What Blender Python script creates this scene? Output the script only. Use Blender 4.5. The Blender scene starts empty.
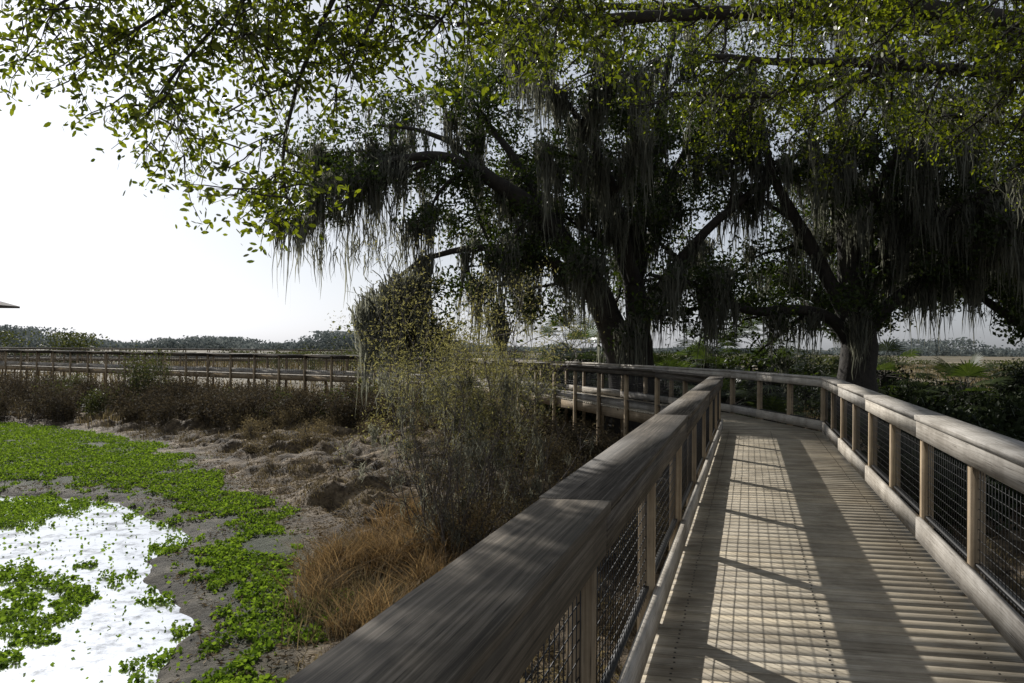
import bpy, math, random
import numpy as np
from mathutils import Matrix, Vector
random.seed(7); R=np.random.default_rng(11)
scene=bpy.context.scene
scene.view_settings.view_transform='Standard'
scene.view_settings.look='None'
scene.view_settings.exposure=0

# ------------------------------------------------------------ helpers
T=np.random.default_rng(3).random((256,256))
def vn(x,y):
    x=np.asarray(x,float); y=np.asarray(y,float)
    xi=np.floor(x).astype(int); yi=np.floor(y).astype(int)
    fx=x-xi; fy=y-yi; fx=fx*fx*(3-2*fx); fy=fy*fy*(3-2*fy)
    a=T[xi%256,yi%256]; b=T[(xi+1)%256,yi%256]; c=T[xi%256,(yi+1)%256]; d=T[(xi+1)%256,(yi+1)%256]
    return (a*(1-fx)+b*fx)*(1-fy)+(c*(1-fx)+d*fx)*fy
def fbm(x,y,o=4):
    s=0;a=.5;t=0
    for i in range(o):
        s=s+a*vn(x*2**i+17*i,y*2**i+31*i); t+=a; a*=.5
    return s/t
def sstep(t): t=np.clip(t,0,1); return t*t*(3-2*t)
def polysd(x,y,P):
    x=np.asarray(x,float);y=np.asarray(y,float)
    d=np.full(x.shape,1e18); ins=np.zeros(x.shape,bool); n=len(P)
    for i in range(n):
        ax,ay=P[i]; bx,by=P[(i+1)%n]
        ex,ey=bx-ax,by-ay; wx,wy=x-ax,y-ay
        t=np.clip((wx*ex+wy*ey)/(ex*ex+ey*ey),0,1)
        d=np.minimum(d,(wx-ex*t)**2+(wy-ey*t)**2)
        c=((ay>y)!=(by>y)); 
        with np.errstate(all='ignore'):
            xx=ex*(y-ay)/(ey if ey!=0 else 1e-9)+ax
        ins^=(c&(x<xx))
    d=np.sqrt(d); return np.where(ins,-d,d)

class MB:
    def __init__(s,k=4): s.k=k; s.v=[]; s.f=[]; s.uv=[]; s.n=0; s.hasuv=False
    def add(s,v,f,uv=None):
        v=np.asarray(v,float).reshape(-1,3); f=np.asarray(f,int).reshape(-1,s.k)
        s.v.append(v); s.f.append(f+s.n); s.n+=len(v)
        if uv is not None: s.hasuv=True; s.uv.append(np.asarray(uv,float).reshape(-1,2))
    def build(s,name,mat,parent=None,smooth=False,attr=None):
        V=np.concatenate(s.v) if s.v else np.zeros((0,3)); F=np.concatenate(s.f) if s.f else np.zeros((0,s.k),int)
        me=bpy.data.meshes.new(name)
        me.vertices.add(len(V)); me.vertices.foreach_set('co',V.astype(np.float32).ravel())
        me.loops.add(F.size); me.loops.foreach_set('vertex_index',F.ravel().astype(np.int32))
        me.polygons.add(len(F)); me.polygons.foreach_set('loop_start',np.arange(0,F.size,s.k,dtype=np.int32))
        me.update(calc_edges=True)
        if s.hasuv:
            UV=np.concatenate(s.uv); l=me.uv_layers.new(name='UVMap')
            l.data.foreach_set('uv',UV[F.ravel()].astype(np.float32).ravel())
        if attr is not None:
            for an,av in attr.items():
                a=me.attributes.new(an,'FLOAT','POINT'); a.data.foreach_set('value',av.astype(np.float32))
        if smooth: me.polygons.foreach_set('use_smooth',np.ones(len(F),bool))
        me.materials.append(mat)
        o=bpy.data.objects.new(name,me); scene.collection.objects.link(o)
        if parent: o.parent=parent
        return o
def empty(name):
    o=bpy.data.objects.new(name,None); scene.collection.objects.link(o); return o
HF=[[0,3,2,1],[4,5,6,7],[0,1,5,4],[1,2,6,5],[2,3,7,6],[3,0,4,7]]
def box(mb,c,s):
    x,y,z=c; a,b,d=[q/2 for q in s]
    V=[(x+i*a,y+j*b,z+k*d) for k in(-1,1) for i,j in((-1,-1),(1,-1),(1,1),(-1,1))]
    mb.add(V,HF,[(p[0]+p[1],p[2]) for p in V])

# ------------------------------------------------------------ materials
def newmat(name):
    m=bpy.data.materials.new(name); m.use_nodes=True; nt=m.node_tree
    for n in list(nt.nodes): nt.nodes.remove(n)
    out=nt.nodes.new('ShaderNodeOutputMaterial'); return m,nt,out
def ramp(nt,stops):
    r=nt.nodes.new('ShaderNodeValToRGB'); e=r.color_ramp.elements
    while len(e)<len(stops): e.new(.5)
    for i,(p,c) in enumerate(stops): e[i].position=p; e[i].color=(*c,1)
    return r
def leafmat(name,c1,c2,trans=.45,tcol=None,rough=.55,spec=.3):
    m,nt,out=newmat(name); L=nt.links.new
    g=nt.nodes.new('ShaderNodeNewGeometry')
    r=ramp(nt,[(0,c1),(1,c2)]); L(g.outputs['Random Per Island'],r.inputs[0])
    p=nt.nodes.new('ShaderNodeBsdfPrincipled'); p.inputs['Roughness'].default_value=rough
    p.inputs['Specular IOR Level'].default_value=spec
    L(r.outputs[0],p.inputs['Base Color'])
    t=nt.nodes.new('ShaderNodeBsdfTranslucent')
    mul=nt.nodes.new('ShaderNodeMixRGB'); mul.blend_type='MULTIPLY'; mul.inputs[0].default_value=1
    L(r.outputs[0],mul.inputs[1]); mul.inputs[2].default_value=(*(tcol or (1,1,1)),1)
    L(mul.outputs[0],t.inputs['Color'])
    mx=nt.nodes.new('ShaderNodeMixShader'); mx.inputs[0].default_value=trans
    L(p.outputs[0],mx.inputs[1]); L(t.outputs[0],mx.inputs[2]); L(mx.outputs[0],out.inputs[0])
    return m
def woodmat(name,c1,c2,c3,sc=(1.3,75)):
    m,nt,out=newmat(name); L=nt.links.new
    uv=nt.nodes.new('ShaderNodeUVMap'); g=nt.nodes.new('ShaderNodeNewGeometry')
    mp=nt.nodes.new('ShaderNodeMapping'); mp.inputs['Scale'].default_value=(sc[0],sc[1],1)
    L(uv.outputs[0],mp.inputs[0])
    n=nt.nodes.new('ShaderNodeTexNoise'); n.inputs['Scale'].default_value=1; n.inputs['Detail'].default_value=8; n.inputs['Roughness'].default_value=.7; n.inputs['Distortion'].default_value=.6
    L(mp.outputs[0],n.inputs['Vector'])
    r=ramp(nt,[(.30,c1),(.5,c2),(.70,c3)]); L(n.outputs['Fac'],r.inputs[0])
    hr=ramp(nt,[(0,(.66,.64,.61)),(.5,(.9,.9,.9)),(1,(1.12,1.08,1.0))]); L(g.outputs['Random Per Island'],hr.inputs[0])
    m1=nt.nodes.new('ShaderNodeMixRGB'); m1.blend_type='MULTIPLY'; m1.inputs[0].default_value=.8
    L(r.outputs[0],m1.inputs[1]); L(hr.outputs[0],m1.inputs[2])
    n2=nt.nodes.new('ShaderNodeTexNoise'); n2.inputs['Scale'].default_value=2.6; n2.inputs['Detail'].default_value=7; n2.inputs['Roughness'].default_value=.65
    tc=nt.nodes.new('ShaderNodeTexCoord'); L(tc.outputs['Object'],n2.inputs['Vector'])
    r2=ramp(nt,[(.38,(.5,.48,.45)),(.58,(1,1,1))]); L(n2.outputs['Fac'],r2.inputs[0])
    m2=nt.nodes.new('ShaderNodeMixRGB'); m2.blend_type='MULTIPLY'; m2.inputs[0].default_value=.65
    L(m1.outputs[0],m2.inputs[1]); L(r2.outputs[0],m2.inputs[2])
    mp3=nt.nodes.new('ShaderNodeMapping'); mp3.inputs['Scale'].default_value=(3.5,150,1); L(uv.outputs[0],mp3.inputs[0])
    n3=nt.nodes.new('ShaderNodeTexNoise'); n3.inputs['Scale'].default_value=1; n3.inputs['Detail'].default_value=3
    L(mp3.outputs[0],n3.inputs['Vector'])
    r3=ramp(nt,[(.31,(.15,.13,.11)),(.39,(1,1,1))]); L(n3.outputs['Fac'],r3.inputs[0])
    m3=nt.nodes.new('ShaderNodeMixRGB'); m3.blend_type='MULTIPLY'; m3.inputs[0].default_value=.85
    L(m2.outputs[0],m3.inputs[1]); L(r3.outputs[0],m3.inputs[2])
    p=nt.nodes.new('ShaderNodeBsdfPrincipled'); p.inputs['Roughness'].default_value=.72; p.inputs['Specular IOR Level'].default_value=.3
    L(m3.outputs[0],p.inputs['Base Color'])
    b=nt.nodes.new('ShaderNodeBump'); b.inputs['Strength'].default_value=.35; b.inputs['Distance'].default_value=.003
    L(n.outputs['Fac'],b.inputs['Height']); L(b.outputs[0],p.inputs['Normal'])
    L(p.outputs[0],out.inputs[0]); return m
def plainmat(name,c,rough=.6,metal=0,noise=None,scale=8):
    m,nt,out=newmat(name); L=nt.links.new
    p=nt.nodes.new('ShaderNodeBsdfPrincipled'); p.inputs['Roughness'].default_value=rough; p.inputs['Metallic'].default_value=metal
    p.inputs['Base Color'].default_value=(*c,1)
    if noise:
        tc=nt.nodes.new('ShaderNodeTexCoord')
        n=nt.nodes.new('ShaderNodeTexNoise'); n.inputs['Scale'].default_value=scale; n.inputs['Detail'].default_value=6; n.inputs['Roughness'].default_value=.7
        L(tc.outputs['Object'],n.inputs['Vector'])
        r=ramp(nt,[(.3,c),(.7,noise)]); L(n.outputs['Fac'],r.inputs[0]); L(r.outputs[0],p.inputs['Base Color'])
        b=nt.nodes.new('ShaderNodeBump'); b.inputs['Strength'].default_value=.8; b.inputs['Distance'].default_value=.04
        L(n.outputs['Fac'],b.inputs['Height']); L(b.outputs[0],p.inputs['Normal'])
    L(p.outputs[0],out.inputs[0]); return m

M_deck=woodmat('weathered_deck_wood',(.27,.225,.16),(.46,.405,.31),(.60,.55,.45),(1.6,55))
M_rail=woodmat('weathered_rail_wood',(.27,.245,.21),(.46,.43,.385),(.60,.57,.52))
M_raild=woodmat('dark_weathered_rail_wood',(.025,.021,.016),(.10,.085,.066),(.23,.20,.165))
M_post=woodmat('post_wood',(.20,.145,.085),(.35,.265,.165),(.46,.37,.25))
M_wire=plainmat('dark_wire',(.02,.02,.02),.5,.3)
M_screw=plainmat('screw_steel',(.05,.045,.04),.5,.6)
M_bark=plainmat('oak_bark',(.014,.011,.009),.9,0,(.05,.042,.032),5)
M_leaf=leafmat('oak_leaves',(.016,.027,.007),(.046,.062,.016),.38,(1.9,2.0,.6))
M_nleaf=leafmat('near_oak_leaves',(.025,.038,.009),(.13,.15,.025),.5,(2.5,2.5,.5),.38,.35)
M_moss=leafmat('spanish_moss',(.065,.066,.054),(.25,.25,.205),.5,(1.4,1.4,1.25),.9,.1)
M_water_green=leafmat('pond_plant_leaves',(.045,.085,.015),(.21,.29,.055),.42,(1.4,1.5,.55),.8,.1)
M_gold=leafmat('dry_gold_grass',(.08,.052,.026),(.37,.26,.14),.4,(1.2,1.1,.85),.8,.1)
M_tan=leafmat('dry_tan_grass',(.06,.045,.026),(.28,.22,.125),.35,(1.1,1.1,.9),.8,.1)
M_brownleaf=leafmat('brown_brush_leaves',(.028,.021,.013),(.12,.095,.055),.3,None,.8,.1)
M_litter=leafmat('litter',(.035,.025,.013),(.35,.27,.16),.2,None,.8,.1)
M_olive=leafmat('olive_shrub_leaves',(.03,.038,.014),(.10,.11,.042),.4,(1.3,1.3,.8),.6,.2)
M_weed=leafmat('tall_weed_leaves',(.12,.12,.05),(.33,.31,.15),.5,(1.25,1.2,.8),.7,.2)
M_dark=leafmat('dark_undergrowth_leaves',(.011,.018,.006),(.036,.048,.016),.3,None,.6,.2)
M_palm=leafmat('palm_fronds',(.02,.033,.010),(.07,.095,.028),.4,(1.5,1.6,.7),.4,.35)
M_far=leafmat('haze_tinted_tree_leaves',(.13,.155,.155),(.22,.24,.225),.3,None,.9,0)  # aerial haze painted into the leaf colour as a pale grey-blue
M_twig=plainmat('grey_twigs',(.07,.055,.045),.9,0,(.19,.165,.14),20)

# ------------------------------------------------------------ terrain
POND=[(-3.85,8.5),(-3.7,6.5),(-5.5,4.5),(-14,4),(-22,11),(-21,18),(-15,19.9),(-11.3,18.9),(-9.4,18.3),(-7.7,16.9),(-6.3,15.6),(-5.9,14.5),(-6.1,13.3),(-5.7,12.3),(-4.9,11.4),(-4.2,10.4),(-3.9,9.4)]
GREEN=[(-2.9,8.0),(-2.7,5),(-6,2),(-18,2),(-34,12),(-32,34),(-21,34),(-16,30),(-12.0,27),(-9,22.5),(-6.9,19.5),(-5.0,16.2),(-3.7,14),(-3.0,12.4),(-2.6,10.6)]
WZ=-2.02
def zones(x,y):
    wob=(fbm(x*.9,y*.9,3)-.5)*1.1
    sw=polysd(x,y,POND)+wob*.7
    sg=polysd(x,y,GREEN)+wob*1.6
    return sw,sg
def gh(x,y):
    x=np.asarray(x,float); y=np.asarray(y,float)
    sw,sg=zones(x,y)
    z=-1.94+.10*sstep(sw/2.5)
    z=z+.50*sstep(sg/5)
    bank=sstep((sg-.2)/1.5)*sstep((60-y)/20)
    rid=1-2*np.abs(fbm(x*.8+9,y*1.25,3)-.5)*2.0
    z=z+bank*((fbm(x*.9,y*1.3,4)-.5)*.55+(rid-.6)*.30+(fbm(x*4,y*4,2)-.5)*.16)
    z=z+(fbm(x*3,y*3,3)-.5)*.09
    z=np.where(sw<.15,np.minimum(z,-1.94+(sw-.15)*.5),z)
    z=np.maximum(z,-2.6)
    far=sstep((np.hypot(x,y)-60)/60)
    return z*(1-far)+(-1.5+(fbm(x*.05,y*.05,2)-.5)*.4)*far
def axis(lo,hi,step,far):
    a=list(np.arange(lo,hi,step)); s=step
    p=hi
    while p<far: a.append(p); s*=1.22; p+=s
    s=step*1.22; p=lo-s
    while p>-far: a.insert(0,p); s*=1.22; p-=s
    return np.array(a)
gx=axis(-22,12,.12,2500); gy=axis(3,40,.12,2500)
X,Y=np.meshgrid(gx,gy); Z=gh(X,Y); nx,ny=len(gx),len(gy)
mb=MB(); idx=np.arange(nx*ny).reshape(ny,nx)
mb.add(np.stack([X,Y,Z],-1),np.stack([idx[:-1,:-1],idx[:-1,1:],idx[1:,1:],idx[1:,:-1]],-1))
sw,sg=zones(X,Y)
wet=1-sstep((sw+.1)/1.4)
grn=(1-sstep((sg+.3)/1.0))
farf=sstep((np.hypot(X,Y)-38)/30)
m,nt,out=newmat('ground_soil'); L=nt.links.new
tc=nt.nodes.new('ShaderNodeTexCoord')
n1=nt.nodes.new('ShaderNodeTexNoise'); n1.inputs['Scale'].default_value=1.4; n1.inputs['Detail'].default_value=13; n1.inputs['Roughness'].default_value=.8
L(tc.outputs['Object'],n1.inputs['Vector'])
r1=ramp(nt,[(.39,(.020,.014,.008)),(.5,(.115,.083,.049)),(.61,(.32,.245,.155))]); L(n1.outputs['Fac'],r1.inputs[0])
def attr(nm):
    a=nt.nodes.new('ShaderNodeAttribute'); a.attribute_name=nm; return a
def mixc(f,a,b):
    mm=nt.nodes.new('ShaderNodeMixRGB'); L(f,mm.inputs[0])
    if isinstance(a,tuple): mm.inputs[1].default_value=(*a,1)
    else: L(a,mm.inputs[1])
    if isinstance(b,tuple): mm.inputs[2].default_value=(*b,1)
    else: L(b,mm.inputs[2])
    return mm.outputs[0]
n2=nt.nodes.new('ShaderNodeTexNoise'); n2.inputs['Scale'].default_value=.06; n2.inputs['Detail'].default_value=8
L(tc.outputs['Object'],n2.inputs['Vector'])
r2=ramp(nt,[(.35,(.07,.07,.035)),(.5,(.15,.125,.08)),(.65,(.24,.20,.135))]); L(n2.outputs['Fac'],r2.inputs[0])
rw=ramp(nt,[(.40,(.018,.015,.011)),(.5,(.065,.055,.04)),(.60,(.17,.145,.11))]); L(n1.outputs['Fac'],rw.inputs[0])
c=mixc(attr('green').outputs['Fac'],r1.outputs[0],(.03,.04,.015))
c=mixc(attr('wet').outputs['Fac'],c,rw.outputs[0])
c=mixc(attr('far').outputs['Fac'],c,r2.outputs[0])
p=nt.nodes.new('ShaderNodeBsdfPrincipled'); L(c,p.inputs['Base Color']); p.inputs['Roughness'].default_value=.8; p.inputs['Specular IOR Level'].default_value=.25
n3=nt.nodes.new('ShaderNodeTexNoise'); n3.inputs['Scale'].default_value=9; n3.inputs['Detail'].default_value=10; n3.inputs['Roughness'].default_value=.75
L(tc.outputs['Object'],n3.inputs['Vector'])
b=nt.nodes.new('ShaderNodeBump'); b.inputs['Strength'].default_value=1.0; b.inputs['Distance'].default_value=.10
L(n3.outputs['Fac'],b.inputs['Height']); L(b.outputs[0],p.inputs['Normal']); L(p.outputs[0],out.inputs[0])
mb.build('ground',m,smooth=True,attr={'wet':wet.ravel(),'green':grn.ravel(),'far':farf.ravel()})

# water
m,nt,out=newmat('pond_water'); L=nt.links.new
gl=nt.nodes.new('ShaderNodeBsdfGlossy'); gl.inputs['Color'].default_value=(.97,.97,.97,1); gl.inputs['Roughness'].default_value=.05
df=nt.nodes.new('ShaderNodeBsdfDiffuse')
tc=nt.nodes.new('ShaderNodeTexCoord'); n=nt.nodes.new('ShaderNodeTexNoise'); n.inputs['Scale'].default_value=5; n.inputs['Detail'].default_value=5
L(tc.outputs['Object'],n.inputs['Vector']); b=nt.nodes.new('ShaderNodeBump'); b.inputs['Strength'].default_value=.2; b.inputs['Distance'].default_value=.02
L(n.outputs['Fac'],b.inputs['Height']); L(b.outputs[0],gl.inputs['Normal'])
n2=nt.nodes.new('ShaderNodeTexNoise'); n2.inputs['Scale'].default_value=2.2; n2.inputs['Detail'].default_value=9; n2.inputs['Roughness'].default_value=.75
L(tc.outputs['Object'],n2.inputs['Vector'])
rc=ramp(nt,[(.4,(.05,.05,.035)),(.6,(.35,.35,.32))]); L(n2.outputs['Fac'],rc.inputs[0]); L(rc.outputs[0],df.inputs['Color'])
rf=ramp(nt,[(.36,(.35,.35,.35)),(.5,(.90,.90,.90))]); L(n2.outputs['Fac'],rf.inputs[0])
mx=nt.nodes.new('ShaderNodeMixShader'); L(rf.outputs[0],mx.inputs[0]); L(df.outputs[0],mx.inputs[1]); L(gl.outputs[0],mx.inputs[2]); L(mx.outputs[0],out.inputs[0])
mb=MB(); mb.add([(-26,0,WZ),(-2.5,0,WZ),(-2.5,22,WZ),(-26,22,WZ)],[[0,1,2,3]]); mb.build('pond_water',m)

# ------------------------------------------------------------ boardwalk
def offset_poly(P,o):
    P=[np.array(p,float) for p in P]; out=[]
    for i,p in enumerate(P):
        ds=[]
        if i>0: d=P[i]-P[i-1]; ds.append(d/np.linalg.norm(d))
        if i<len(P)-1: d=P[i+1]-P[i]; ds.append(d/np.linalg.norm(d))
        n=[np.array((d[1],-d[0])) for d in ds]
        if len(n)==1: out.append(p+n[0]*o)
        else:
            b=n[0]+n[1]; b/=np.linalg.norm(b); out.append(p+b*o/max(.4,b.dot(n[0])))
    return out
class Walk:
    def __init__(s,P): s.P=P; s.c={}
    def off(s,o):
        k=round(o,4)
        if k not in s.c: s.c[k]=offset_poly(s.P,o)
        return s.c[k]
    def ln(s,i): return float(np.linalg.norm(np.array(s.P[i+1])-np.array(s.P[i])))
    def pt(s,i,o,t):
        a=s.off(o); return a[i]*(1-t)+a[i+1]*t
    def box(s,mb,i,o1,o2,t0,t1,z0,z1,along=True,skew=0):
        q=[s.pt(i,o1,t0),s.pt(i,o2,t0),s.pt(i,o2,t1),s.pt(i,o1,t1)]
        V=[(*p,z0) for p in q]+[(*p,z1) for p in q]
        L_=s.ln(i); ru,rv=random.random()*50,random.random()*50
        al=[t0*L_,t0*L_,t1*L_,t1*L_]*2; ac=[o1,o2,o2,o1]*2
        zz=[z0]*4+[z1]*4
        if along is True: uv=[(a+ru,b+z+rv) for a,b,z in zip(al,ac,zz)]
        elif along is False: uv=[(b+ru,a+z+rv) for a,b,z in zip(al,ac,zz)]
        else: uv=[(z+ru,a+b+rv) for a,b,z in zip(al,ac,zz)]
        if skew:
            V=[(v[0],v[1],v[2]+(skew if k in(0,3,4,7) else -skew)) for k,v in enumerate(V)]
        mb.add(V,HF,uv)
def boardwalk(name,P,detail,bays=(1.85,1.50),baseZ=-2.3):
    W=Walk(P); E=empty(name)
    D,C,CD,PO,WI,SC,BM=MB(),MB(),MB(),MB(),MB(),MB(),MB()
    for i in range(len(P)-1):
        Ln=W.ln(i); near=detail[i]
        step=.143 if near else .29; nP=int(round(Ln/step))
        for k in range(nP):
            g=.007/Ln*.5 if near else .01/Ln
            t0=k/nP+g; t1=(k+1)/nP-g
            dz=random.uniform(-.0015,.0015)
            W.box(D,i,-.955,.955,t0,t1,-.04+dz,dz,False)
            if near and i==0 and k*step>6 :
                for o in(-.80,-.02,.78):
                    for f in(.25,.75):
                        t=t0+(t1-t0)*f+random.uniform(-.0003,.0003); h=.0055/Ln
                        oo=o+random.uniform(-.006,.006)
                        W.box(SC,i,oo-.0055,oo+.0055,t-h,t+h,dz+.0005,dz+.003)
        for sgn,bay in zip((-1,1),bays):
            nb=max(1,int(round(Ln/bay)))
            CC=CD if sgn<0 else C  # left caps and upper boards are of the darker weathered wood
            def B(mb,a,b,t0,t1,z0,z1,al=True,**k):
                o1,o2=sorted((sgn*a,sgn*b)); W.box(mb,i,o1,o2,t0,t1,z0,z1,al,**k)
            k=0
            while k<nb:
                k2=min(nb,k+2); g=.005/Ln; dj=random.uniform(-.003,.003); ds=random.uniform(-.005,.005)
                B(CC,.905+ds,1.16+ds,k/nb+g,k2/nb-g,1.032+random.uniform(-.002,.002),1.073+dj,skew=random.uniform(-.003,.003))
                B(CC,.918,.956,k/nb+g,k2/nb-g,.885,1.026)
                B(C,.918,.956,k/nb+g,k2/nb-g,.035,.215)
                B(BM,.90,.95,k/nb+g,k2/nb-g,-.30,-.045)
                k=k2
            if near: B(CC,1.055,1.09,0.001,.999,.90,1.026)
            for k in range(nb+1):
                t=k/nb; h=.045/Ln
                t=min(max(t,h*1.2),1-h*1.2)
                if k==nb and i<len(P)-2: continue
                B(PO,.960,1.050,t-h,t+h,baseZ,1.027,None)
            sp=.066 if near else .15; w=.0018 if near else .004
            nv=int(Ln/sp)
            for k in range(nv+1):
                t=k/nv; B(WI,1.0-w,1.0+w,t-w/Ln,t+w/Ln,.16,.95)
            z=.19
            while z<.93:
                B(WI,1.004+.001-w,1.005+w,0,1,z-w,z+w); z+=sp
            if near:
                B(WI,.985,1.02,0,1,.2152,.232); B(WI,.985,1.02,0,1,.868,.8835)
    D.build('deck_planks',M_deck,E); C.build('rail_boards',M_rail,E); CD.build('dark_rail_boards',M_raild,E); PO.build('posts',M_post,E)
    WI.build('wire_mesh',M_wire,E); BM.build('rim_beams',M_post,E)
    if SC.v: SC.build('screws',M_screw,E)
    return E
k=.2977
PATH=[(.455-4.75*k,-4.75),(.455+15.6*k,15.6),(4.55,19.6),(1.2,29.5),(-7,41),(-38,58),(-70,66)]
boardwalk('boardwalk',PATH,[1,1,1,0,0,0])
boardwalk('boardwalk',[(-64,78),(-29,90),(4,96)],[0,0],bays=(2.4,2.4))

# pavilion at the far left
E=empty('pavilion'); mb=MB()
px,py=-42.6,60
for dx in(-2.3,2.3):
    for dy in(-2.3,2.3): box(mb,(px+dx,py+dy,1.4),(.2,.2,6.0))
box(mb,(px,py-2.3,4.28),(4.9,.12,.25)); box(mb,(px,py+2.3,4.28),(4.9,.12,.25)); box(mb,(px,py,-.1),(5,5,.15))
mb.build('posts_and_floor',M_post,E)
mb=MB(); a=3.4
rb=[(px-a,py-a,4.45),(px+a,py-a,4.45),(px+a,py+a,4.45),(px-a,py+a,4.45)]
rt=[(px-.1,py-.1,5.7),(px+.1,py-.1,5.7),(px+.1,py+.1,5.7),(px-.1,py+.1,5.7)]
rb0=[(q[0],q[1],4.30) for q in rb]
mb.add(rb+rt,[[0,1,5,4],[1,2,6,5],[2,3,7,6],[3,0,4,7],[4,5,6,7]])
mb.add(rb0+rb,[[0,3,2,1],[0,1,5,4],[1,2,6,5],[2,3,7,6],[3,0,4,7]])
mb.build('hip_roof',plainmat('roof_shingle',(.04,.035,.03),.9,0,(.08,.07,.06),6),E)

# ------------------------------------------------------------ plants
def unit(v): return v/np.maximum(np.linalg.norm(v,axis=-1,keepdims=True),1e-9)
SUN=np.array((-.454,.716,.505)); SUN/=np.linalg.norm(SUN)
def sunlit_gap(C,keep=.05,y0=3.3):
    """prune growth that would stand between the sun and the walkway"""
    C=np.atleast_2d(C); m=np.ones(len(C),bool)
    for h,s0 in((0.,-.75),(1.0,.5)):
        q=C-SUN[None]*((C[:,2]-h)/SUN[2])[:,None]
        s=q[:,0]-(.455+k*q[:,1])
        m&=~((q[:,1]>y0)&(q[:,1]<13.5)&(s>s0)&(s<1.6))
    return m|(R.random(len(C))<keep)
def tube(mb,P,r,sides):
    P=np.asarray(P,float); n=len(P)
    t=np.gradient(P,axis=0); t=unit(t)
    ref=np.array((.31,.87,.38)) if abs(t[0][2])>.7 else np.array((.05,.1,1.))
    a=unit(np.cross(t,ref)); b=np.cross(t,a)
    th=np.linspace(0,2*np.pi,sides,endpoint=False)
    r=np.asarray(r)[:,None,None]
    V=P[:,None,:]+r*(a[:,None,:]*np.cos(th)[None,:,None]+b[:,None,:]*np.sin(th)[None,:,None])
    i=np.arange(n*sides).reshape(n,sides); j=np.roll(i,-1,1)
    mb.add(V,np.stack([i[:-1],j[:-1],j[1:],i[1:]],-1))
def leaves(mb,C,L,W,shape='r',up=0.0):
    C=np.asarray(C,float); n=len(C)
    a=unit(R.normal(size=(n,3))); q=R.normal(size=(n,3))
    if up: q[:,2]*=.4; a[:,2]*=(1-up); a=unit(a)
    b=unit(np.cross(a,q))
    s=R.uniform(.6,1.25,n)[:,None]
    l=L*s; w=W*s
    if mb.k==4: t=[(-.5,0),(.05,-.5),(.5,0),(.05,.5)]
    else: t=[(-.5,0),(-.2,-.42),(.2,-.45),(.5,0),(.2,.45),(-.2,.42)]
    V=np.stack([C+a*l*u+b*w*v for u,v in t],1)
    mb.add(V,np.arange(n*mb.k).reshape(n,mb.k))
def catmull(P,step=.4):
    P=np.array(P,float); Q=np.vstack([2*P[0]-P[1],P,2*P[-1]-P[-2]]); out=[]
    for i in range(1,len(Q)-2):
        m=max(2,int(np.linalg.norm(Q[i+1]-Q[i])/step))
        for t in np.linspace(0,1,m,endpoint=False):
            out.append(.5*((2*Q[i])+(-Q[i-1]+Q[i+1])*t+(2*Q[i-1]-5*Q[i]+4*Q[i+1]-Q[i+2])*t*t+(-Q[i-1]+3*Q[i]-3*Q[i+1]+Q[i+2])*t**3))
    out.append(P[-1]); return np.array(out)
def moss_strands(mb,A,length,n_per,spread=.16,w=.02):
    A=np.asarray(A,float)
    if len(A)==0: return
    Ln=length*R.uniform(.25,1.0,len(A))**1.0*R.uniform(.6,1.3,len(A))
    C=np.repeat(A,n_per,0); LL=np.repeat(Ln,n_per)
    N=len(C); off=R.normal(size=(N,3))*spread; off[:,2]*=.6
    fall=np.exp(-(np.linalg.norm(off[:,:2],axis=1)/(spread*1.5))**2)
    LL=LL*(.2+.8*fall)*R.uniform(.35,1.15,N)
    C=C+off; ang=R.uniform(0,np.pi,N); d=np.stack([np.cos(ang),np.sin(ang),0*ang],-1)
    K=5; rows=[]
    lean=R.normal(size=(N,3))*.07; lean[:,2]=0
    inward=-off*.6; inward[:,2]=0
    ww=w*R.uniform(.5,1.3,N)
    prof=[.7,1.,.9,.6,.12]
    for kk in range(K):
        f=kk/(K-1)
        p=C+lean*f*LL[:,None]+inward*f+R.normal(size=(N,3))*np.array((.025,.025,.0))*(f>0)
        p[:,2]-=f*LL
        rows.append(np.stack([p-d*(ww*prof[kk])[:,None],p+d*(ww*prof[kk])[:,None]],1))
    V=np.stack(rows,1).reshape(N,K*2,3)
    base=(np.arange(N)*K*2)[:,None,None]
    f=np.array([[2*q,2*q+1,2*q+3,2*q+2] for q in range(K-1)])[None]
    mb.add(V,(base+f))
def grow(tb,P0,d,L,r,up,jit,step=.35,chk=False):
    n=max(3,int(L/step)+1); P=[np.array(P0,float)]; d=np.array(d,float); d/=np.linalg.norm(d)
    for i in range(n):
        d=d+R.normal(size=3)*jit+np.array((0,0,up)); d/=np.linalg.norm(d)
        P.append(P[-1]+d*L/n)
    P=np.array(P)
    if chk and not sunlit_gap(P[1:],0).all(): return None
    tube(tb,P,np.linspace(r,r*.3,len(P)),5 if r>.03 else 4)
    return P
def rdir(tan,spreadup):
    v=R.normal(size=3); v[2]=v[2]*.6+spreadup
    v=v-tan*np.dot(v,tan)*.7; v+=tan*.45
    return v/np.linalg.norm(v)
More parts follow.
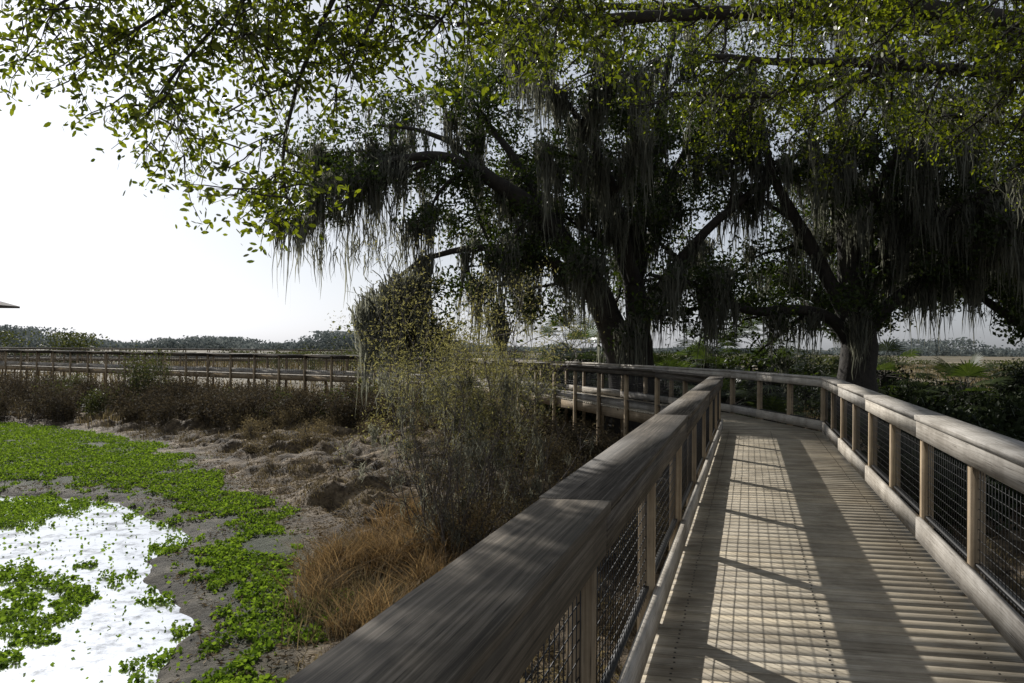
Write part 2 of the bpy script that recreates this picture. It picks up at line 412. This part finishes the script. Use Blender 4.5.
def tree(name,limbs,leafL=.17,leafW=.09,per=46,l1=3.4,l2=1.4,mat=None,moss=900,mossL=1.5,dens=1.0,k=4,sig=.36,
         up1=.25,down=False,fmin=.3,mossw=.02,mossmax=99,s1=1.15,s2=.5,mossn=15,flare=True,dr=-.10,upq=-.25,front=0,br=.10):
    E=empty(name); tb=MB(); lb=MB(k); ms=MB()
    CL=[]; AT=[]
    for pts,r0,r1 in limbs:
        P=catmull(pts); n=len(P); free=r0<.05
        P[2:]+=np.cumsum(R.normal(size=(n-2,3))*.022,0)
        rr=np.linspace(1,0,n)**1.1*(r0-r1)+r1
        if flare and pts[0][2]<-.5: rr=rr*(1+.5*np.exp(-np.arange(n)/2.0))
        rr=rr*(1+R.normal(size=n)*.03)
        tube(tb,P,rr,12)
        seg=np.linalg.norm(np.diff(P,axis=0),axis=1).sum()
        for f in np.arange(.1 if free else fmin,1.0,(s1*.6 if free else s1)/seg/dens):
            i=min(n-2,int(f*n)); tan=unit(P[i+1]-P[i])
            if P[i][2]<2.0 and not down: continue
            AT.append(P[i])
            L1=l1*R.uniform(.55,1.2)*(1.1-.3*f)*(.6 if free else 1)
            B=grow(tb,P[i],rdir(tan,up1),L1,min(rr[i]*.5,br*l1/3.4),-.02 if not down else dr,.16,chk=(not free))
            if B is None: continue
            for j in range(1,len(B)-1,1):
                if R.random()<.35: AT.append(B[j])
            m=max(2,int(L1/s2))
            for g in np.linspace(.25,1,m):
                jj=min(len(B)-2,int(g*(len(B)-1))); t2=unit(B[jj+1]-B[jj])
                Q=grow(tb,B[jj],rdir(t2,.15 if not down else upq),l2*R.uniform(.5,1.2),.022*l2/1.4,-.05 if not down else dr*1.2,.22,.3,chk=(not free))
                if Q is None: continue
                for q in(.45,.75,1): CL.append(Q[min(len(Q)-1,int(q*(len(Q)-1)))])
                if R.random()<.3: AT.append(Q[len(Q)//2])
    CL=np.array(CL)
    cnt=R.poisson(per*R.uniform(.4,1.6,len(CL))); C=np.repeat(CL,cnt,0)
    C=C+R.normal(size=C.shape)*np.array((sig,sig,sig*.6))
    C=C[sunlit_gap(C,.04,3.9)]
    leaves(lb,C,leafL,leafW)
    AT=np.array(AT); AT=AT[AT[:,2]<mossmax]; AT=AT[sunlit_gap(AT,0)]
    if len(AT) and moss:
        if front:
            pr=np.exp(-(AT[:,1]-AT[:,1].mean())/front); pr/=pr.sum(); ix=R.choice(len(AT),moss,p=pr)
        else: ix=R.integers(0,len(AT),moss)
        A=AT[ix]+R.normal(size=(moss,3))*.12
        moss_strands(ms,A,mossL,mossn,w=mossw)
    tb.build('trunk_and_branches',M_bark,E,smooth=True); lb.build('foliage',mat or M_leaf,E)
    if ms.v: ms.build('spanish_moss',M_moss,E)
    return E,len(C)

# left big live oak
t1=[([(4.1,28,-1.8),(4.05,28,.4),(3.7,28,1.9),(3.0,27.8,3.7),(1.7,27.4,5.4),(-.1,27,6.9),(-2.5,26.5,7.9),(-5.2,26.5,7.4)],.70,.08),
 ([(4.5,28.2,-1.8),(4.6,28.2,.6),(4.6,28.2,2.2),(4.4,28.3,4.6),(4.9,28.6,7.5),(5.6,29,11),(6.2,29,14)],.58,.08),
 ([(3.4,28,2.6),(1.8,27,4.2),(-.6,26.3,4.8),(-2.8,26,4.4),(-4.2,25.8,3.2)],.26,.051),
 ([(4.5,28.2,3.2),(3.2,28.8,7),(1.8,29.5,10.6),(.2,30,13.2)],.30,.06),
 ([(4.5,28.2,2.6),(6.2,27.2,5.2),(8.5,26.6,7.3),(10,26.5,8.5)],.26,.06),
 ([(1.7,27.4,5.4),(-.2,29,8.8),(-1.8,30.5,11),(-3.2,31.5,12.2)],.22,.051),
 ([(4.3,28,4),(3.0,25.5,7),(1.8,24.5,9),(.8,24,10)],.24,.051),
 ([(-.1,27,6.9),(-2.8,28.2,9.0),(-5.2,29,9.6)],.15,.051),
 ([(-2.5,26.5,7.9),(-5,26.8,6.9),(-6.6,26.8,5.8)],.12,.051),
 ([(1.7,27.4,5.4),(1.2,30,7.4),(-1.5,32,8.4)],.2,.051),
 ([(4.8,28.4,6.0),(6.6,29.5,9.4),(8.2,30,11.8)],.2,.051),
 ([(4.5,28.3,4.2),(5.6,31,7),(6,33,9.5)],.22,.051)]
E1,nl=tree('live_oak_tree',t1,moss=1800,mossL=2.7,per=54,front=4,mossw=.022,mossn=16)
ms=MB(); A=np.stack([R.uniform(-5.0,-2.7,120),R.uniform(25.0,26.6,120),R.uniform(2.6,4.4,120)],-1); A[:,2]=4.3-np.abs(A[:,0]+3.0)*.6-R.uniform(0,1.8,120)
moss_strands(ms,A,2.5,26,.26,.024)
A=np.stack([R.uniform(-7.2,-3.4,60),R.uniform(25.6,27.4,60),R.uniform(4.6,8.0,60)],-1)
moss_strands(ms,A,2.0,18,.22,.02); ms.build('long_moss_drape',M_moss,E1)
# right big live oak
t2=[([(11.6,27,-1.8),(11.6,27,.4),(11.7,27,2.2),(11.4,27,5),(11.2,27,8.4),(10.8,27,11.8)],.76,.08),
 ([(11.6,27,1.5),(10.8,26.8,2.6),(9.4,26.4,2.9),(7.7,26,2.8),(6,25.8,3.6),(4.4,25.5,4.0)],.24,.06),
 ([(11.6,27,2.2),(11.0,27,3.3),(9.8,26.8,5.3),(8.4,26.4,7.7),(7.7,26,10.8)],.30,.06),
 ([(11.7,27,1.6),(12.5,26.8,3.0),(14,26.5,4.2),(15.9,26,4.6),(18.4,25.6,5.1)],.30,.06),
 ([(11.7,27,2.4),(12.3,27.2,4.0),(13.3,27.6,5.8),(15.2,28,8.4),(17.4,28,11.5)],.34,.06),
 ([(11.4,27,5),(11.8,24.5,7.5),(12.5,22.5,9)],.24,.051),
 ([(11.4,27,4),(13.5,24.5,6),(16,22.5,7.6)],.24,.051),
 ([(11.4,27,5),(13.2,27,8),(14,27,12)],.24,.051),
 ([(14,26.5,4.2),(16,26,6.4),(18.5,25,8)],.2,.051),
 ([(11.5,27.2,3.6),(12.6,30,6),(13,32,8.5)],.24,.051)]
tree('live_oak_tree',t2,moss=1900,mossL=2.4,per=52,front=4,mossw=.022,mossn=16)
def gen_limbs(x,y,h,n=7,sp=6):
    out=[([(x,y,-1.8),(x,y,.8),(x+.2,y,h*.28),(x,y,h*.6),(x-.3,y,h)],.5,.07)]
    for i in range(n):
        a=2*math.pi*i/n+random.uniform(-.3,.3); s=sp*random.uniform(.7,1.1); z=h*random.uniform(.16,.35)
        out.append(([(x,y,z),(x+.35*s*math.cos(a),y+.35*s*math.sin(a),z+h*.14),(x+.7*s*math.cos(a),y+.7*s*math.sin(a),z+h*.27),(x+s*math.cos(a),y+s*math.sin(a),z+h*.33)],.24,.051))
    return out
tree('live_oak_tree',gen_limbs(23.0,35,12,9,7),moss=500,mossL=1.8,per=46,leafL=.24,leafW=.13)
tree('live_oak_tree',gen_limbs(19.0,45,9,7,5),moss=200,mossL=1.4,per=34,leafL=.26,leafW=.14)
# near oak whose boughs overhang the path (trunk to the right of the view)
tn=[([(8.6,4.6,-1.8),(8.5,4.6,1.5),(7.8,5,3.6),(5,6.6,5.4),(2,7.6,6.1),(-1.6,7.7,5.7),(-4.6,7.4,5.4)],.45,.051),
 ([(8.5,4.6,2.5),(8,7.0,5.6),(6,8.8,6.8),(2.5,9.3,7.2),(-.8,9.0,7.0),(-2.6,8.8,6.6)],.28,.051),
 ([(8,7.0,5.6),(8.5,10.5,6.6),(9.3,13,7.2)],.16,.051),
 ([(8,5,3.6),(6.5,7.5,5.0),(4.5,8.6,5.6),(2.2,8.6,5.8)],.18,.051),
 ([(2,7.6,6.1),(0,8.2,6.4),(-2.2,8.2,6.2)],.10,.04),
 ([(-1.2,7.7,5.7),(-2.3,7.3,4.9),(-2.9,7.0,4.0),(-3.2,6.9,3.5)],.03,.008),
 ([(-1.4,7.7,5.6),(-1.8,7.3,4.6),(-2.1,7.2,3.6),(-2.1,7.2,2.9)],.03,.008),
 ([(-3,7.5,5.5),(-3.8,7.2,4.9),(-4.5,7.1,4.4)],.03,.008),
 ([(-2.4,7.5,5.6),(-3.0,7.2,4.7),(-3.9,7.0,4.0)],.03,.008),
 ([(-.8,7.7,5.8),(-1.2,7.2,4.8),(-1.5,7,4.0)],.03,.008),
 ([(0,7.7,5.9),(-.5,7.4,4.9),(-.9,7.3,4.4)],.03,.008),
 ([(.8,7.7,5.9),(.5,7.4,5.0),(.2,7.3,4.5)],.03,.008),
 ([(-3.8,7.5,5.4),(-4.6,7.2,4.9),(-5.2,7,4.5)],.03,.008),
 ([(-2.0,7.6,5.6),(-2.5,7.3,4.8),(-2.2,7.0,4.0)],.03,.008)]
tree('live_oak_tree',tn,leafL=.082,leafW=.036,per=9,l1=1.5,l2=.55,mat=M_nleaf,moss=60,mossL=.6,dens=1,k=6,sig=.085,up1=-.25,down=True,fmin=.25,mossw=.006,s1=.23,s2=.18,mossn=12,br=.05)
# second overhanging oak, farther along on the right (trunk out of view)
tm=[([(17,13,-1.8),(16.8,13,2),(13,14,6),(9,15,7.8),(4,15.5,8.2),(-1,15.5,8.0)],.45,.051),
 ([(13,14,6),(10,17,8.3),(5,18,9.2),(0,18.5,9.3)],.24,.051),
 ([(15,13.3,4.5),(11,11.5,6),(8,11,6.6),(4.5,11.5,6.9)],.2,.051),
 ([(13,14,6),(10.5,14.5,6.4),(7,14.5,6.7),(3.5,14.5,6.9)],.2,.051),
 ([(9,15,7.8),(6.5,17,7.2),(3.5,18,7.4)],.14,.051),
 ([(13.5,14,5.6),(12,16.5,6.2),(9,18,7.0)],.16,.051)]
tree('live_oak_tree',tm,leafL=.10,leafW=.045,per=12,l1=2.2,l2=.8,mat=M_nleaf,moss=260,mossL=1.1,dens=1,k=4,sig=.13,up1=-.15,down=True,fmin=.3,mossw=.01,s1=.32,s2=.25,mossn=14,dr=-.06,upq=-.15,br=.06)

# shrubs
def shrub(name,spots,mat,leafL,leafW,per,twigmat=M_twig,k=4,stems=10,sig=.12,upf=.9,moss=0,gmin=.22):
    E=empty(name); tb=MB(); lb=MB(k); CL=[]; AT=[]
    for x,y,h,w in spots:
        z=float(gh(x,y))
        for s in range(stems):
            d=np.array((R.normal()*w/h*.8,R.normal()*w/h*.8,1.))
            B=grow(tb,(x+R.normal()*w*.15,y+R.normal()*w*.15,z-.05),d,h*R.uniform(.6,1.05),.016,.03,.10)
            for g in np.linspace(gmin,1,6):
                j=min(len(B)-2,int(g*(len(B)-1)))
                Q=grow(tb,B[j],unit(R.normal(size=3)*.7+np.array((0,0,upf))),h*.22*R.uniform(.5,1.3),.007,.0,.2,.2)
                CL+= [Q[len(Q)//2],Q[-1]]
                AT.append(Q[len(Q)//2])
    CL=np.array(CL); C=np.repeat(CL,R.poisson(per,len(CL)),0); C=C+R.normal(size=C.shape)*sig
    leaves(lb,C,leafL,leafW)
    tb.build('stems',twigmat,E); lb.build('foliage',mat,E)
    if moss:
        ms=MB(); A=np.array(AT); A=A[(A[:,2]<1.2)]; A=A[R.integers(0,len(A),moss)]
        moss_strands(ms,A,.7,14,.07,.007); ms.build('hanging_moss',M_moss,E)
shrub('tall_weed_shrub',[(-1.35,13.4,4.3,.5),(-.75,13.8,4.7,.5),(-.1,14.4,4.3,.5),(-.4,13.2,3.7,.5)],M_weed,.06,.015,50,stems=9,sig=.13,moss=200,gmin=.5)
shrub('willow_shrub',[(-.9,12,2.3,.7),(.2,13.5,2.0,.9),(-1.2,12.6,2.7,.7)],M_tan,.055,.014,12,stems=14,sig=.1,moss=130)
sp=[]
for i in range(150):
    x=R.uniform(-34,-2); y=33.0+(-x-7)*.42+R.uniform(-5,3.5); sp.append((x,y,R.uniform(.7,1.7),.9))
for i in range(30):
    t=R.random(); x=3.0-3.8*t+R.uniform(-2.4,-.6); y=19+10*t+R.uniform(-1,1); sp.append((x,y,R.uniform(.7,1.3),.6))
shrub('brown_brush',sp,M_brownleaf,.12,.04,13,stems=9,sig=.2)
sp=[]
for i in range(20):
    x=R.uniform(-32,-2); y=34+(-x-7)*.46+R.uniform(-5,5); sp.append((x,y,R.uniform(.7,1.4),.8))
sp+=[(-16.8,37.0,2.9,.9),(-17.6,37.5,2.6,.9),(-6,35,1.6,.8),(-9,56,3.0,1.2),(-12,58,3.0,1.2),(-15,60,3.2,1.3),(-7,55,2.8,1.2),(-18,62,2.8,1.2),(-5,52,2.6,1.2),(-2,50,2.4,1.2)]
shrub('olive_shrub',sp,M_olive,.12,.05,18,stems=8,sig=.2)
sp=[]
for i in range(30):
    x=R.uniform(-12,-2); y=R.uniform(24,31); 
    if float(polysd(x,y,GREEN))>1.5: sp.append((x,y,R.uniform(.35,.8),.6))
shrub('dry_brush',sp,M_tan,.07,.022,14,stems=9,sig=.13)
sp=[]
for i in range(40):
    t=R.random(); sp.append((R.uniform(-.9,2.6)+t*.6,R.uniform(6,19),R.uniform(.5,1.1),.5))
sp=[s for s in sp if s[0]< .455+s[1]*k-1.7]
shrub('low_brush',sp,M_tan,.06,.022,14,stems=9,sig=.12)
sp=[]
for i in range(140):
    x=R.uniform(1.5,36); y=R.uniform(31,46); h=R.uniform(1.4,2.9)
    if .47<x/y<.60: h*=.5
    sp.append((x,y,h,1.2))
for i in range(44):
    y=R.uniform(13,30); sp.append((7.2+ (y-14)*.5+R.uniform(0,9),y,R.uniform(.7,1.6),.9))
shrub('dark_undergrowth',sp,M_dark,.2,.10,20,stems=7,sig=.3,twigmat=M_bark)

def palm(x,y,th,fs,n=20):
    E=empty('sabal_palmetto'); tb=MB(); fb=MB(); z0=float(gh(x,y))
    if th>.3: tube(tb,[(x,y,z0-.1),(x+.05,y,z0+th*.5),(x,y,z0+th)],[.19,.16,.17],9)
    top=np.array((x,y,z0+th))
    for i in range(n):
        a=R.uniform(0,2*np.pi); el=R.uniform(-.3,1.3); d=np.array((math.cos(a)*math.cos(el),math.sin(a)*math.cos(el),math.sin(el)))
        P=grow(tb,top,d,fs*.9,.02,-.06,.02); c=P[-1]; ax=unit(P[-1]-P[-2])
        s=unit(np.cross(ax,(0,0,1.))); 
        for q in np.linspace(-1.35,1.35,17):
            v=ax*math.cos(q)+s*math.sin(q); v=v+np.array((0,0,-.12)); ln=fs*(.75-.12*abs(q))*R.uniform(.85,1.1)
            w=unit(np.cross(v,np.cross(ax,s)))*.028
            e=c+v*ln+np.array((0,0,-.15*ln)); mid=c+v*ln*.55
            fb.add([c-w*.3,mid-w,e,mid+w],[[0,1,2,3]])
    tb.build('trunk_and_stalks',M_bark,E); fb.build('fan_fronds',M_palm,E)
for a in [(9.2,31,2.3,1.3),(10.4,33,2.6,1.3),(2.4,33,2.5,1.3),(3.2,34.5,2.4,1.3),(3.0,31.6,1.8,1.2),(6.9,32,1.8,1.3),(8.0,33,2.5,1.3),(14.5,31,1.8,1.3),(8.4,25.5,.2,1.0),(17,30,1.4,1.2),(8.8,21,.1,.9),(11,22,.1,1.0),
          (5.7,29.6,1.3,1.2),(7.6,30,1.6,1.2),(9.4,29.3,1.5,1.2),(13.2,29.6,1.4,1.2),(7.0,26.5,.9,1.1),(15.5,27,1.0,1.2)]: palm(*a)

def grass(name,P,H,W,mat,lean=.35):
    P=np.asarray(P,float); n=len(P); mb=MB()
    h=H*R.uniform(.35,1.25,n); a=R.uniform(0,2*np.pi,n); d=np.stack([np.cos(a),np.sin(a),0*a],-1)
    b=R.uniform(0,2*np.pi,n); l=np.stack([np.cos(b),np.sin(b),0*b],-1)*(R.uniform(.1,1,n)*lean)[:,None]
    rows=[]
    for f,w in((0,1),(.4,.8),(.75,.5),(1,.06)):
        p=P+l*(h*f*f)[:,None]; p[:,2]+=h*(f-.25*f*f*lean); rows+= [p-d*W*w*.5,p+d*W*w*.5]
    V=np.stack(rows,1); base=(np.arange(n)*8)[:,None,None]; f=np.array([[0,1,3,2],[2,3,5,4],[4,5,7,6]])[None]
    mb.add(V,base+f); return mb.build(name,mat)
def scat(n,x0,x1,y0,y1,cond=None):
    x=R.uniform(x0,x1,n); y=R.uniform(y0,y1,n)
    if cond is not None: m=cond(x,y); x,y=x[m],y[m]
    return np.stack([x,y,gh(x,y)-.01],-1)
def tuss(C,n,s):
    C=np.repeat(C,n,0); C=C+R.normal(size=C.shape)*s; C[:,2]=gh(C[:,0],C[:,1])-.02; return C
nc=70; a=R.uniform(0,6.28,nc); r=np.sqrt(R.random(nc)); C=np.stack([-1.75+r*np.cos(a)*1.15,12+r*np.sin(a)*3.2,0*a],-1)
grass('golden_grass',tuss(C[:40],120,.13),.75,.011,M_gold,1.1)
grass('golden_grass',tuss(C[30:],90,.25),.55,.011,M_tan,1.2)
def offwalk(x,y): return np.where(y<15.6,np.abs(x-(.455+k*y))>1.1,True)
cond=lambda x,y:(polysd(x,y,GREEN)>.6)&(fbm(x*.5+4,y*.5,3)>.43)&offwalk(x,y)
P=scat(6200,-16,9,5,40,cond); grass('tan_grass',tuss(P[:2600],20,.12),.28,.012,M_tan,1.4)
P=scat(50000,-30,20,30,48,lambda x,y:(polysd(x,y,GREEN)>1.)&(fbm(x*.3,y*.3,3)>.45)); grass('marsh_grass',P,.5,.025,M_tan,.6)
P=scat(60000,-110,80,46,150,lambda x,y:fbm(x*.08+3,y*.08,3)>.42); grass('marsh_grass',P,.8,.07,M_tan,.4)
P=scat(70000,-14,5,5,32,lambda x,y:(polysd(x,y,GREEN)>.0)&(fbm(x*.9+4,y*.9,4)>.44)&offwalk(x,y)); 
P2=scat(24000,-12,-2,7,22,lambda x,y:(zones(x,y)[0]>.2)&(fbm(x*1.5+4,y*1.5,4)>.46)); P=np.concatenate([P,P2])
lb=MB(); P[:,2]+=.03; leaves(lb,P,.085,.020,up=.7); lb.build('leaf_litter',M_litter)

# pond plants
def pondc(x,y):
    sw,sg=zones(x,y); nz=fbm(x*1.6,y*1.6,3); nf=fbm(x*4,y*4,2)
    ring=(sg<.1)&(sw>.75+ (nz-.5)*1.4)
    gap=fbm(x*.7+40,y*.7,3)
    e1=((x+10.9)/2.3)**2+((y-17.0)/1.7)**2; e2=((x+7.7)/2.2)**2+((y-10.6)/2.4)**2; e3=((x+6.6)/1.2)**2+((y-8.6)/1.2)**2
    ee=np.minimum(np.minimum(e1,e2),e3)
    fl=(sw<.5)&(ee<.25+nz*1.35)&(gap>.34)&(nf>.40+.12*np.clip(ee,0,1.2))
    stray=(sw<1.1)&(sw>-.35)&(nf>.68)
    return (ring&(gap>.27)&(nf>.28))|fl|stray
x=R.uniform(-26,-2,950000); y=R.uniform(6,35,950000)
m=(x/y>-.72)&(R.random(len(x))<np.clip(12/y,.3,1)); x,y=x[m],y[m]
keep=pondc(x,y)|(R.random(len(x))<.012); x,y=x[keep],y[keep]
m=zones(x,y)[1]<.6; x,y=x[m],y[m]
z=np.maximum(gh(x,y),WZ)+R.uniform(.0,1,len(x))**1.5*(.015+.15*fbm(x*2.5,y*2.5,2)**1.3)
lb=MB(4); P=np.stack([x,y,z],-1); leaves(lb,P,.065,.046,up=.6); lb.build('pond_plants',M_water_green)

# distant treeline and bushes
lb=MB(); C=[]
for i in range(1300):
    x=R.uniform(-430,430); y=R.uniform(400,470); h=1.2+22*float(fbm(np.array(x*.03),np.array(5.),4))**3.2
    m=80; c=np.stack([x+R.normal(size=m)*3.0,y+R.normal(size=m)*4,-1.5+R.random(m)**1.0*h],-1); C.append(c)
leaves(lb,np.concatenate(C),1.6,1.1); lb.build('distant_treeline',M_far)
lb=MB(); C=[]
for i in range(150):
    x=R.uniform(-130,90); y=R.uniform(110,220); h=R.uniform(.8,2.2)
    if i<8: x,y,h=-66+R.normal()*1.5,118+R.normal()*2,4.6
    if 8<=i<11: x,y,h=-76+R.normal(),118,4.8
    m=320; c=np.stack([x+R.normal(size=m)*1.6,y+R.normal(size=m)*1.6,-1.5+np.abs(R.random(m))**1.2*h],-1); C.append(c)
leaves(lb,np.concatenate(C),.42,.26); lb.build('distant_bushes',M_olive)

# ------------------------------------------------------------ light
sd=Vector((-.454,.716,.505)).normalized(); el=math.asin(sd.z); az=math.atan2(sd.x,sd.y)
w=bpy.data.worlds.new('World'); scene.world=w; w.use_nodes=True; nt=w.node_tree
for n in list(nt.nodes): nt.nodes.remove(n)
sky=nt.nodes.new('ShaderNodeTexSky'); sky.sky_type='NISHITA'; sky.sun_disc=False
sky.sun_elevation=el; sky.sun_rotation=az; sky.air_density=1.0; sky.dust_density=1.6; sky.ozone_density=1.0
hs=nt.nodes.new('ShaderNodeHueSaturation'); hs.inputs['Saturation'].default_value=.3
gm=nt.nodes.new('ShaderNodeGamma'); gm.inputs[1].default_value=.6
tint=nt.nodes.new('ShaderNodeMixRGB'); tint.blend_type='MULTIPLY'; tint.inputs[0].default_value=1; tint.inputs[2].default_value=(1.78,1.88,2.06,1)
bg=nt.nodes.new('ShaderNodeBackground'); bg.inputs[1].default_value=.1
o=nt.nodes.new('ShaderNodeOutputWorld'); nt.links.new(sky.outputs[0],hs.inputs['Color']); nt.links.new(hs.outputs[0],gm.inputs[0]); nt.links.new(gm.outputs[0],tint.inputs[1]); nt.links.new(tint.outputs[0],bg.inputs[0]); nt.links.new(bg.outputs[0],o.inputs[0])
l=bpy.data.lights.new('sun','SUN'); l.energy=5.0; l.angle=math.radians(.5); l.color=(1,.96,.90)
lo=bpy.data.objects.new('sun',l); scene.collection.objects.link(lo); lo.rotation_euler=sd.to_track_quat('Z','Y').to_euler()

# ------------------------------------------------------------ camera
cam=bpy.data.cameras.new('camera'); cam.lens=28; cam.sensor_width=36; cam.clip_end=5000; cam.clip_start=.05
co=bpy.data.objects.new('camera',cam); scene.collection.objects.link(co)
M=Matrix.Rotation(math.radians(90.35),4,'X')@Matrix.Rotation(math.radians(.5),4,'Z')
co.matrix_world=Matrix.Translation((0,0,1.62))@M
scene.camera=co
